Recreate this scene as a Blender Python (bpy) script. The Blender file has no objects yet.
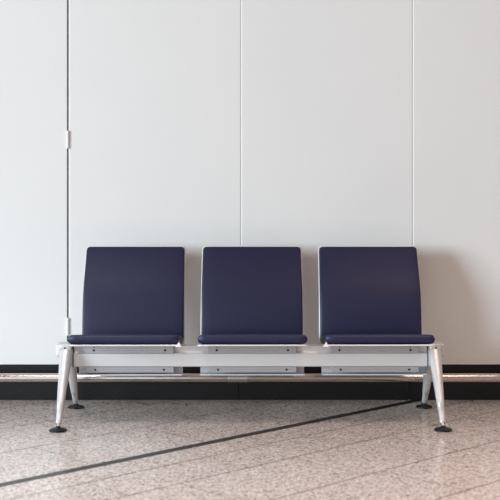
import bpy, bmesh, math, random
from mathutils import Vector, Matrix
random.seed(7)
S = bpy.context.scene
C = S.collection
F, H, CX, HY = 1163.0, 1.12, 251.0, 185.0   # focal length (px of a 500 frame), eye height, principal column, horizon row

def PX(x, d): return (x-CX)*d/F
def PZ(y, d): return H-(y-HY)*d/F

# ------------------------------------------------------------------ materials
def mat(name, color, rough=.5, metal=0, spec=.5, **kw):
    m = bpy.data.materials.new(name); m.use_nodes = True
    b = m.node_tree.nodes['Principled BSDF']
    b.inputs['Base Color'].default_value = (*color, 1)
    b.inputs['Roughness'].default_value = rough
    b.inputs['Metallic'].default_value = metal
    b.inputs['Specular IOR Level'].default_value = spec
    for k, v in kw.items(): b.inputs[k.replace('_', ' ')].default_value = v
    return m
def nt(m): return m.node_tree.nodes, m.node_tree.links, m.node_tree.nodes['Principled BSDF']
def noise_bump(m, scale, strength, dist=.001, detail=4, stretch=None):
    n, l, b = nt(m)
    tc = n.new('ShaderNodeTexCoord'); mp = n.new('ShaderNodeMapping')
    if stretch: mp.inputs['Scale'].default_value = stretch
    t = n.new('ShaderNodeTexNoise'); t.inputs['Scale'].default_value = scale; t.inputs['Detail'].default_value = detail
    bp = n.new('ShaderNodeBump'); bp.inputs['Strength'].default_value = strength; bp.inputs['Distance'].default_value = dist
    l.new(tc.outputs['Object'], mp.inputs['Vector']); l.new(mp.outputs[0], t.inputs['Vector'])
    l.new(t.outputs['Fac'], bp.inputs['Height']); l.new(bp.outputs[0], b.inputs['Normal'])
    return t
def noise_color(m, scale, c0, c1, lo=.35, hi=.65, detail=5, stretch=None):
    n, l, b = nt(m)
    tc = n.new('ShaderNodeTexCoord'); mp = n.new('ShaderNodeMapping')
    if stretch: mp.inputs['Scale'].default_value = stretch
    t = n.new('ShaderNodeTexNoise'); t.inputs['Scale'].default_value = scale; t.inputs['Detail'].default_value = detail
    r = n.new('ShaderNodeValToRGB')
    r.color_ramp.elements[0].position = lo; r.color_ramp.elements[0].color = (*c0, 1)
    r.color_ramp.elements[1].position = hi; r.color_ramp.elements[1].color = (*c1, 1)
    l.new(tc.outputs['Object'], mp.inputs['Vector']); l.new(mp.outputs[0], t.inputs['Vector'])
    l.new(t.outputs['Fac'], r.inputs['Fac']); l.new(r.outputs[0], b.inputs['Base Color'])

M = {}
M['panel'] = mat('white_laminate', (.80, .80, .80), .55, spec=.35)
noise_color(M['panel'], 1.1, (.79, .79, .79), (.815, .815, .815), .3, .7, 3)
M['wallcore'] = mat('dark_gap', (.012, .004, .012), .8)
M['base'] = mat('black_kickboard', (.010, .0105, .012), .36, spec=.28)
noise_color(M['base'], 26, (.007, .0075, .009), (.018, .018, .020), .60, .80, 8, (1, 1, 2))
M['steel'] = mat('brushed_steel', (.66, .62, .60), .17, 1)
noise_bump(M['steel'], 60, .08, .001, 3, (.05, 1, 1))
M['sleeve'] = mat('sleeve_steel', (.72, .70, .68), .30, 1)
M['alu'] = mat('satin_aluminium', (.66, .66, .67), .4, .25)
M['cast'] = mat('silver_painted_casting', (.63, .63, .64), .40, .4)
noise_bump(M['cast'], 300, .05, .0005)
M['plate'] = mat('grey_bracket_steel', (.38, .385, .41), .42, .3)
M['traym'] = mat('pale_tray_steel', (.62, .63, .67), .40, .25)
M['shell'] = mat('silver_white_shell', (.84, .83, .83), .35, .15)
M['leather'] = mat('navy_leather', (.0052, .0078, .046), .48, spec=.54)
noise_bump(M['leather'], 420, .25, .0006, 3)
M['dark_seam'] = mat('dark_grey_seam', (.10, .09, .09), .6)
M['rubber'] = mat('black_rubber', (.006, .006, .0065), .45, 0, .35)
M['screw'] = mat('dark_screw', (.006, .005, .006), .6, 0)
M['hinge'] = mat('white_hinge', (.80, .79, .78), .4)
M['grout'] = mat('brown_grout', (.10, .075, .065), .5)
M['joint'] = mat('black_joint_strip', (.020, .019, .020), .34)

def terrazzo():
    m = mat('terrazzo', (.4, .36, .33), .2, spec=.6)
    n, l, b = nt(m)
    tc = n.new('ShaderNodeTexCoord')
    def vor(scale):
        v = n.new('ShaderNodeTexVoronoi'); v.inputs['Scale'].default_value = scale
        l.new(tc.outputs['Object'], v.inputs['Vector'])
        s = n.new('ShaderNodeSeparateColor'); l.new(v.outputs['Color'], s.inputs[0]); return s
    def ramp(src, stops):
        r = n.new('ShaderNodeValToRGB'); r.color_ramp.interpolation = 'CONSTANT'
        e = r.color_ramp.elements
        e[0].position, e[0].color = stops[0][0], (*stops[0][1], 1)
        e[1].position, e[1].color = stops[1][0], (*stops[1][1], 1)
        for p, c in stops[2:]:
            k = e.new(p); k.color = (*c, 1)
        l.new(src, r.inputs['Fac']); return r
    a = vor(150)
    A = ramp(a.outputs[0], [(0, (0.060, 0.050, 0.050)), (.085, (0.324, 0.275, 0.261)), (.24, (0.535, 0.476, 0.444)), (.62, (0.648, 0.584, 0.548)), (.86, (0.720, 0.680, 0.656)), (.955, (0.900, 0.920, 0.920))])
    c = vor(64)
    B = ramp(c.outputs[1], [(0, (0.146, 0.125, 0.121)), (.05, (0.437, 0.384, 0.357)), (.25, (0.583, 0.525, 0.497)), (.75, (0.697, 0.634, 0.601)), (.97, (0.900, 0.897, 0.894))])
    mx = n.new('ShaderNodeMix'); mx.data_type = 'RGBA'; mx.inputs[0].default_value = .28
    l.new(A.outputs[0], mx.inputs[6]); l.new(B.outputs[0], mx.inputs[7])
    # soft large-scale wear
    t = n.new('ShaderNodeTexNoise'); t.inputs['Scale'].default_value = 2.2; t.inputs['Detail'].default_value = 6
    l.new(tc.outputs['Object'], t.inputs['Vector'])
    mr = n.new('ShaderNodeMapRange'); mr.inputs['To Min'].default_value = .9; mr.inputs['To Max'].default_value = 1.1
    l.new(t.outputs['Fac'], mr.inputs['Value'])
    hs = n.new('ShaderNodeHueSaturation'); l.new(mr.outputs[0], hs.inputs['Value']); l.new(mx.outputs[2], hs.inputs['Color'])
    l.new(hs.outputs[0], b.inputs['Base Color'])
    rr = n.new('ShaderNodeMapRange'); rr.inputs['To Min'].default_value = .15; rr.inputs['To Max'].default_value = .25
    l.new(t.outputs['Fac'], rr.inputs['Value']); l.new(rr.outputs[0], b.inputs['Roughness'])
    return m
M['terrazzo'] = terrazzo()

# ------------------------------------------------------------------ mesh helpers
def obj(name, bm, m, parent=None, smooth=True, auto=35):
    bmesh.ops.recalc_face_normals(bm, faces=bm.faces)
    me = bpy.data.meshes.new(name); bm.to_mesh(me); bm.free()
    me.materials.append(m)
    if smooth:
        me.shade_smooth()
        me.set_sharp_from_angle(angle=math.radians(auto))
    o = bpy.data.objects.new(name, me); C.objects.link(o)
    if parent: o.parent = parent
    return o
def box(bm, x0, x1, y0, y1, z0, z1, bevel=0, seg=2):
    r = bmesh.ops.create_cube(bm, size=1)
    vs = r['verts']
    for v in vs:
        v.co = Vector((x0+(v.co.x+.5)*(x1-x0), y0+(v.co.y+.5)*(y1-y0), z0+(v.co.z+.5)*(z1-z0)))
    if bevel:
        es = list({e for v in vs for e in v.link_edges})
        bmesh.ops.bevel(bm, geom=es, offset=bevel, segments=seg, profile=.5, affect='EDGES')
def rings(bm, rs, cap=True):
    prev = None; first = None
    for r in rs:
        vs = [bm.verts.new(p) for p in r]
        if prev:
            k = len(vs)
            for i in range(k):
                bm.faces.new((prev[i], prev[(i+1) % k], vs[(i+1) % k], vs[i]))
        else: first = vs
        prev = vs
    if cap:
        bm.faces.new(first[::-1]); bm.faces.new(prev)
def ell(c, u, v, a, b, n=28, p=2.0):
    out = []
    for i in range(n):
        t = 2*math.pi*i/n; ct, st = math.cos(t), math.sin(t)
        x = a*math.copysign(abs(ct)**(2/p), ct); y = b*math.copysign(abs(st)**(2/p), st)
        out.append(c+u*x+v*y)
    return out
def cyl(bm, p0, p1, r0, r1=None, n=24):
    p0, p1 = Vector(p0), Vector(p1); r1 = r0 if r1 is None else r1
    d = (p1-p0).normalized(); u = d.orthogonal().normalized(); v = d.cross(u)
    rings(bm, [ell(p0, u, v, r0, r0, n), ell(p1, u, v, r1, r1, n)])
def lathe(bm, prof, c, n=32):
    c = Vector(c)
    rings(bm, [ell(c+Vector((0, 0, z)), Vector((1, 0, 0)), Vector((0, 1, 0)), r, r, n) for r, z in prof])
def extrude_x(bm, prof, x0, x1):
    rings(bm, [[Vector((x, y, z)) for y, z in prof] for x in (x0, x1)])
def spline(pts, n):
    """Catmull-Rom through 2-D points, returned evenly spaced by arc length"""
    P = [Vector(p) for p in pts]; P = [P[0]*2-P[1]]+P+[P[-1]*2-P[-2]]
    dense = []
    for i in range(1, len(P)-2):
        for k in range(24):
            t = k/24; a, b, c, d = P[i-1], P[i], P[i+1], P[i+2]
            dense.append(.5*((2*b)+(c-a)*t+(2*a-5*b+4*c-d)*t*t+(3*b-a-3*c+d)*t**3))
    dense.append(P[-2])
    L = [0]
    for i in range(1, len(dense)): L.append(L[-1]+(dense[i]-dense[i-1]).length)
    out = []; j = 0
    for k in range(n):
        s = L[-1]*k/(n-1)
        while j < len(L)-2 and L[j+1] < s: j += 1
        f = (s-L[j])/max(1e-9, L[j+1]-L[j]); out.append(dense[j].lerp(dense[j+1], f))
    return out, L[-1]
def slab(bm, path, x, hw, th, edge, corner, n=60, side=1, crown=0):
    """a padded or sheet slab that follows a side profile (y, z); front face lies on the path, body behind it"""
    pts, L = spline(path, n)
    # denser stations at both ends for the rounding
    st = []
    for k in range(n): st.append(L*k/(n-1))
    extra = [corner*(1-math.cos(a*math.pi/2/7)) for a in range(8)]+[edge*(1-math.cos(a*math.pi/2/6)) for a in range(7)]
    st = sorted(set([round(s, 6) for s in st if max(corner, edge) < s < L-max(corner, edge)]+[round(e, 6) for e in extra]+[round(L-e, 6) for e in extra]))
    rs = []
    for s in st:
        f = s/L*(n-1); i = min(int(f), n-2); p = pts[i].lerp(pts[i+1], f-i)
        t = (pts[min(i+2, n-1)]-pts[max(i-1, 0)]).normalized()
        nrm = Vector((-t.y, t.x))*side           # points away from the sitter's side
        e = min(s, L-s)
        w = hw(s/L) if callable(hw) else hw
        if e < corner: w -= corner-math.sqrt(max(0, corner**2-(corner-e)**2))
        k = 0
        if e < edge: k = edge-math.sqrt(max(0, edge**2-(edge-e)**2))
        k = min(k, th/2-.0004); w -= min(k, .02)
        r = max(.0003, min(edge, th/2)-k); h = th/2-k
        ring = []
        for qx, qn, a0 in ((1, 1, 0), (-1, 1, 90), (-1, -1, 180), (1, -1, 270)):
            for q in range(6):
                a = math.radians(a0+90*q/5)
                ring.append((qx*(w-r)+r*math.cos(a), qn*(h-r)+r*math.sin(a)))
            if a0 in (0, 180):                    # points across the broad faces
                for m in range(1, 12):
                    ring.append((qx*(w-r)*(1-2*m/12), qn*h))
        out = []
        for a, b in ring:
            cb = 0
            if crown and b < 0: cb = -crown*(1-(abs(a)/w)**2.2)*min(1, e/.06)
            c = p+nrm*(th/2+b+cb)
            out.append(Vector((x+a, c.x, c.y)))
        rs.append(out)
    rings(bm, rs)
def struct(o): o['kind'] = 'structure'; return o
def tag(o, label, cat, group=None):
    o['label'] = label; o['category'] = cat
    if group: o['group'] = group
    return o

# ------------------------------------------------------------------ the setting
DW = 6.04                       # front face of the wall panels
ZB = PZ(364.4, DW)              # lower edge of the panels
ZT = 3.0
seams = [PX(67.8, DW), PX(240.9, DW), PX(412.7, DW)]
pitch = (seams[2]-seams[0])/2
xs = [seams[0]-pitch*k for k in range(4, 0, -1)]+seams+[seams[2]+pitch*k for k in range(1, 5)]

def panel_mesh(bm, x0, x1, dl, dr, depth=.028, sl=1.0):
    """one wall board: V-chamfers of width dl / dr on its long edges"""
    z0, z1 = ZB, ZT
    prof = [(x0, DW+depth), (x0, DW+dl*sl), (x0+dl, DW), (x1-dr, DW), (x1, DW+dr*sl), (x1, DW+depth)]
    rings(bm, [[Vector((x, y, z)) for x, y in prof] for z in (z0, z1)])
bm = bmesh.new()
GAP = .0042
for i in range(len(xs)-1):
    a, b = xs[i], xs[i+1]
    if abs(b-seams[0]) < 1e-6: continue           # the hinged door leaf goes here
    left_gap = GAP if abs(a-seams[0]) < 1e-6 else .0004
    right_gap = GAP if abs(b-seams[0]+pitch) < 1e-6 else .0004
    panel_mesh(bm, a+left_gap, b-right_gap, .0060, .0040, sl=.45)
wall = struct(obj('wall_back', bm, M['panel'], smooth=False))
bm = bmesh.new(); box(bm, xs[0], xs[-1], DW+.0282, DW+.0315, ZB, ZT); box(bm, xs[0], xs[-1], DW+.0345, DW+.16, -.03, ZT)
obj('wall_core', bm, M['wallcore'], wall, smooth=False)

bm = bmesh.new(); panel_mesh(bm, seams[0]-pitch+GAP, seams[0]-GAP, .0025, .0015)
door = struct(obj('door_1', bm, M['panel'], smooth=False))
for yy in (139.5, 326.5, -70):
    bm = bmesh.new(); zc = PZ(yy, DW); x = PX(67.9, DW)
    for k in range(3):
        lathe(bm, [(.0062, -.0145), (.0075, -.0135), (.0075, .0135), (.0062, .0145)], (x, DW-.004, zc+(k-1)*.0295), 20)
    lathe(bm, [(.005, -.046), (.005, .046)], (x, DW-.004, zc), 16)
    obj('hinge', bm, M['hinge'], door)

bm = bmesh.new()
for i in range(len(xs)-1):
    box(bm, xs[i]+.0008-.012, xs[i+1]-.0008-.012, DW+.018, DW+.10, 0, ZB-.0004, .0012, 1)
struct(obj('baseboard_back', bm, M['base'], smooth=False))

# floor: staggered terrazzo tiles laid at about 45 degrees to the wall
A = math.radians(43.5); nx, ny, tx, ty = -math.sin(A), math.cos(A), math.cos(A), math.sin(A)
near = [3.60, 3.35, 2.95]; 
while near[-1] > -4: near.append(near[-1]-.40)
far = [4.245]
while far[-1] < 9: far.append(far[-1]+.42)
JU0, JU1 = 3.771, 3.815
rows = []
b = JU0
for k in near: rows.append((k, b)); b = k
a = JU1
for k in far: rows.append((a, k)); a = k
offs = {3.60: 2.343, 3.35: 3.165, 2.95: 3.41, JU1: 2.745, 4.245: 2.44}
X0, X1, Y0, Y1 = -4.4, 4.4, -1.2, 6.06
def clip(bm):
    for co, no in (((X0, 0, 0), (-1, 0, 0)), ((X1, 0, 0), (1, 0, 0)), ((0, Y0, 0), (0, -1, 0)), ((0, Y1, 0), (0, 1, 0))):
        bmesh.ops.bisect_plane(bm, geom=bm.verts[:]+bm.edges[:]+bm.faces[:], plane_co=co, plane_no=no, clear_outer=True)
def uv2(u, v, z=0): return Vector((u*nx+v*tx, u*ny+v*ty, z))
bm = bmesh.new(); g = .0029; h = .0017
for k, (u0, u1) in enumerate(rows):
    off = offs.get(u0, .37*k % .6)
    v = off-.6*math.ceil((off+8)/.6)
    while v < 10:
        q = [uv2(u0+g, v+h), uv2(u1-g, v+h), uv2(u1-g, v+.6-h), uv2(u0+g, v+.6-h)]
        if max(p.x for p in q) > X0 and min(p.x for p in q) < X1 and max(p.y for p in q) > Y0 and min(p.y for p in q) < Y1:
            bm.faces.new([bm.verts.new(p) for p in q])
        v += .6
clip(bm)
floor = struct(obj('floor', bm, M['terrazzo'], smooth=False))
bm = bmesh.new(); box(bm, X0, X1, Y0, Y1, -.05, -.0008)
obj('grout_bed', bm, M['grout'], floor, smooth=False)
bm = bmesh.new()
q = [uv2(JU0, -8), uv2(JU1, -8), uv2(JU1, 10), uv2(JU0, 10)]
bm.faces.new([bm.verts.new(p+Vector((0, 0, .0004))) for p in q]); clip(bm)
struct(obj('trim_1', bm, M['joint'], smooth=False))

# ------------------------------------------------------------------ bumper rail
DR = 5.985; ZR = PZ(377.7, DR); RR = 4.55*DR/F
rail = bpy.data.objects.new('bumper_rail', None); C.objects.link(rail); rail.location = (0, DW+.018, ZR)
def rel(o, root):
    o.parent = root; o.matrix_parent_inverse = Matrix.Translation(root.location).inverted(); return o
tag(rail, 'round brushed steel bumper rail running along the black base of the wall behind the bench', 'rail')
bm = bmesh.new(); cyl(bm, (xs[0], DR, ZR), (xs[-1], DR, ZR), RR, n=40)
rel(obj('pipe', bm, M['steel']), rail)
bm = bmesh.new(); cyl(bm, (PX(228, DR), DR, ZR), (PX(247, DR), DR, ZR), RR+.0012, n=40)
rel(obj('joint_sleeve', bm, M['sleeve']), rail)
for xx in (-2.9, -1.95, PX(237.5, DR), 1.75, 2.7):
    bm = bmesh.new(); cyl(bm, (xx, DR+.004, ZR), (xx, DW+.0185, ZR), .011, n=20); cyl(bm, (xx, DW+.0135, ZR), (xx, DW+.0182, ZR), .021, n=24)
    rel(obj('standoff', bm, M['sleeve']), rail)

# ------------------------------------------------------------------ the bench
BX = PX(250.5, 5.4)
bench = bpy.data.objects.new('waiting_bench', None); C.objects.link(bench); bench.location = (BX, 5.575, 0)
tag(bench, 'three-seat waiting bench with navy padded seats on a silver metal beam and splayed legs', 'bench')
def part(name, bm, m, parent=None, **k):
    o = obj(name, bm, m, **k)
    if parent is None: return rel(o, bench)
    o.parent = parent                               # the part already sits at its world place
    return o
D = 5.53                                            # front face of the beam
zb0, zb1, zn = PZ(366.8, D), PZ(353.2, D), PZ(346.2, D+.012)
c = .004
prof = [(D+c, zb0), (D, zb0+c), (D, zb1-c), (D+c, zb1), (D+.014, zb1), (D+.018, zb1+.006), (D+.016, zn-.010), (D+.012, zn-.006), (D+.012, zn),
        (D+.080, zn), (D+.080, zn-.006), (D+.074, zn-.010), (D+.074, zb1), (D+.092-c, zb1), (D+.092, zb1-c), (D+.092, zb0+c), (D+.092-c, zb0)]
bm = bmesh.new(); extrude_x(bm, prof, BX-.872, BX+.872)
part('beam', bm, M['alu'], smooth=False)

def leg(side, rear):
    X = BX+side*.8755
    if not rear: top, bot, pad = Vector((X-side*.002, 5.522, .335)), Vector((X+side*.002, 5.312, .030)), Vector((X+side*.002, 5.300, 0))
    else: top, bot, pad = Vector((X-side*.004, 5.600, .325)), Vector((X, 5.838, .032)), Vector((X, 5.850, 0))
    d = (bot-top).normalized(); u = Vector((1, 0, 0)); v = d.cross(u).normalized()
    bm = bmesh.new(); rs = []
    for t, a, b in ((0, .0300, .034), (.05, .0300, .034), (.25, .0262, .030), (.5, .0215, .024), (.72, .0176, .019), (.80, .0163, .0172), (.803, .0148, .0158), (.9, .0140, .0148), (.985, .0132, .0138), (1, .0115, .012)):
        rs.append(ell(top.lerp(bot, t), u, v, a, b, 32, 2.5))
    rings(bm, rs)
    l = part('leg', bm, M['cast'], auto=50)
    bm = bmesh.new(); cyl(bm, bot+Vector((0, 0, .004))-d*.004, pad+Vector((0, 0, .014)), .0066, n=16)
    part('stem', bm, M['sleeve'], l)
    bm = bmesh.new(); lathe(bm, [(.036, 0), (.0405, .002), (.0405, .006), (.036, .0095), (.022, .0130), (.012, .0165), (.010, .021), (.008, .023)], pad, 36)
    part('foot_pad', bm, M['rubber'], l)
for s in (-1, 1):
    leg(s, False); leg(s, True)
    # cast head that clamps the beam end
    bm = bmesh.new()
    x0, x1 = sorted((BX+s*.8465, BX+s*.9045))
    box(bm, x0, x1, 5.488, 5.545, .338, .3705, .008, 3)
    x0, x1 = sorted((BX+s*.846, BX+s*.926))
    box(bm, x0, x1, 5.535, 5.640, .300, .362, .008, 3)
    # web between the two legs
    x0, x1 = sorted((BX+s*.868, BX+s*.885))
    rings(bm, [[Vector((x, y, z)) for y, z in ((5.50, .31), (5.63, .31), (5.66, .255), (5.575, .225), (5.46, .245))] for x in (x0, x1)])
    e = part('end_casting', bm, M['cast'], auto=40)
    bm = bmesh.new(); cyl(bm, (BX+s*.876, 5.4865, .3505), (BX+s*.876, 5.492, .3505), .0045, n=14)
    part('screw', bm, M['screw'], e)
    bm = bmesh.new(); x0, x1 = sorted((BX+s*.8405, BX+s*.8462)); box(bm, x0, x1, D-.0006, D+.0926, zb0-.0006, zn+.0006)  # thin dark grey ring drawing the seam between beam and end casting
    part('dark_seam', bm, M['dark_seam'], e, smooth=False)

SP = .5835
def make_seat(i):
    x = PX(252.3, 5.3)+SP*(i-1)
    # one-piece shell sheet: from the top of the back down and forward to the front lip
    zt = PZ(246.9, 5.868)
    front = (5.302, .3935)
    back_line = [(5.868, zt), (5.812, .716), (5.752, .612), (5.722, .515), (5.708, .430)]
    bm = bmesh.new()
    shell_path = [(5.874, zt+.0050), (5.822, .716), (5.776, .612), (5.746, .515), (5.733, .425), (5.722, .368), (5.694, .3385), (5.640, .3395), (5.55, .3535), (5.42, .3700), (5.318, .3835), (5.296, .3868)]
    slab(bm, shell_path, x, lambda s: .2535-.0035*max(0, 1-s*2.2), .0062, .003, .022, 110, side=-1)
    sh = part('seat_shell', bm, M['shell'], auto=40)
    # back pad: front face on back_line shifted forward, body reaching to the shell
    bm = bmesh.new()
    bp = [(y-.010, z) for y, z in [(5.876, zt+.0075), (5.820, .716), (5.765, .612), (5.735, .515), (5.722, .425), (5.716, .352)]]
    bp = [(y-.020, z-.002) for y, z in bp]
    slab(bm, bp, x, lambda s: .2485-.003*max(0, 1-s*2), .029, .009, .018, 70, side=1, crown=.004)
    part('back_cushion', bm, M['leather'], sh)
    bm = bmesh.new()
    sp = [(5.714, .3835), (5.62, .3925), (5.52, .4055), (5.42, .4195), (5.35, .4310), (5.312, .4350), (5.300, .4325)]
    slab(bm, sp, x-(.007 if i == 0 else 0), lambda s: .2515+(.003 if i == 0 else 0), .0415, .0204, .022, 60, side=1, crown=.003)
    part('seat_cushion', bm, M['leather'], sh)
    if i != 1:                                       # folded corner tab on the inner front corner
        s = 1 if i == 0 else -1
        bm = bmesh.new()
        xc = x+s*.2475; base = [Vector((xc-.016, 5.294, .3835)), Vector((xc+.010, 5.294, .3825)), Vector((xc+.012, 5.345, .383)), Vector((xc-.010, 5.345, .383))]
        vs = [bm.verts.new(p) for p in base]; ap = bm.verts.new((xc, 5.297, .4055))
        bm.faces.new(vs)
        for k in range(4): bm.faces.new((vs[k], vs[(k+1) % 4], ap))
        part('corner_tab', bm, M['shell'], sh, smooth=False)
    # bracket: plates over and under the beam with a wider tray behind
    bm = bmesh.new(); w = .2095
    box(bm, x-w, x+w, D-.003, D+.010, zb1+.0008, PZ(345.9, D), .001, 1)
    box(bm, x-w, x+w, D+.001, D+.009, PZ(372.6, D), zb0-.0008, .001, 1)
    br = part('mounting_bracket', bm, M['plate'], smooth=False)
    bm = bmesh.new(); w2 = .2495
    z1 = PZ(372.2, D+.06)
    box(bm, x-w2, x+w2, D+.012, D+.088, z1-.006, z1-.002)
    box(bm, x-w2, x+w2, D+.010, D+.014, z1-.007, z1-.001)
    box(bm, x-w2, x+w2, D+.070, D+.075, z1-.004, zb0+.001)
    part('tray', bm, M['traym'], br, smooth=False)
    for sx in (-1, 1):
        bm = bmesh.new(); xx = x+sx*.169
        cyl(bm, (xx, D-.0042, PZ(350.1, D)), (xx, D, PZ(350.1, D)), .0056, n=14)
        cyl(bm, (xx, D-.0038, PZ(346.9, D)), (xx, D, PZ(346.9, D)), .0028, n=12)
        part('screw', bm, M['screw'], br)
        bm = bmesh.new(); cyl(bm, (xx-sx*.006, D-.0005, PZ(369.7, D)), (xx-sx*.006, D+.003, PZ(369.7, D)), .0052, n=14)
        part('screw', bm, M['screw'], br)
for i in range(3): make_seat(i)
bench.rotation_euler.z = math.radians(.35)          # stands a touch askew to the wall

# ------------------------------------------------------------------ light
def area(name, loc, target, sx, sy, power, color):
    L = bpy.data.lights.new(name, 'AREA'); L.shape = 'RECTANGLE'; L.size = sx; L.size_y = sy
    L.energy = power; L.color = color
    o = bpy.data.objects.new(name, L); C.objects.link(o); o.location = loc
    o.rotation_euler = (Vector(target)-Vector(loc)).to_track_quat('-Z', 'Y').to_euler()
    return o
area('window_daylight', (-12, -3.2, 2.5), (0, 6, .9), 5.4, 4.0, 2080, (.77, .92, 1.0))
area('rear_window', (-3.2, -4.0, 1.3), (-.6, 6, .6), 4.5, 2.4, 72, (.80, .92, 1.0))
for x, e, c in ((-1.3, 20, (.97, .98, 1.0)), (1.3, 18, (1.0, .76, .63))):
    dl = area('ceiling_downlight', (x, 3.9, 2.98), (x, 3.9, 0), 1.2, .6, e, c); dl.data.spread = math.radians(90)

W = bpy.data.worlds.new('terminal_ambient'); S.world = W; W.use_nodes = True
W.node_tree.nodes['Background'].inputs['Color'].default_value = (1.0, .75, .62, 1)
W.node_tree.nodes['Background'].inputs['Strength'].default_value = .395

# ------------------------------------------------------------------ camera
cam = bpy.data.cameras.new('camera'); co = bpy.data.objects.new('camera', cam); C.objects.link(co)
co.location = (0, 0, H); co.rotation_euler = (math.pi/2, 0, 0)
cam.sensor_fit = 'HORIZONTAL'; cam.sensor_width = 36; cam.lens = 36*F/500
cam.shift_x = -(CX-250)/500; cam.shift_y = -(250-HY)/500
cam.dof.use_dof = True; cam.dof.focus_distance = 5.65; cam.dof.aperture_fstop = 2.8
S.camera = co
v = S.view_settings
v.view_transform = 'Standard'; v.look = 'None'; v.gamma = 1; v.exposure = 0; v.use_curve_mapping = False
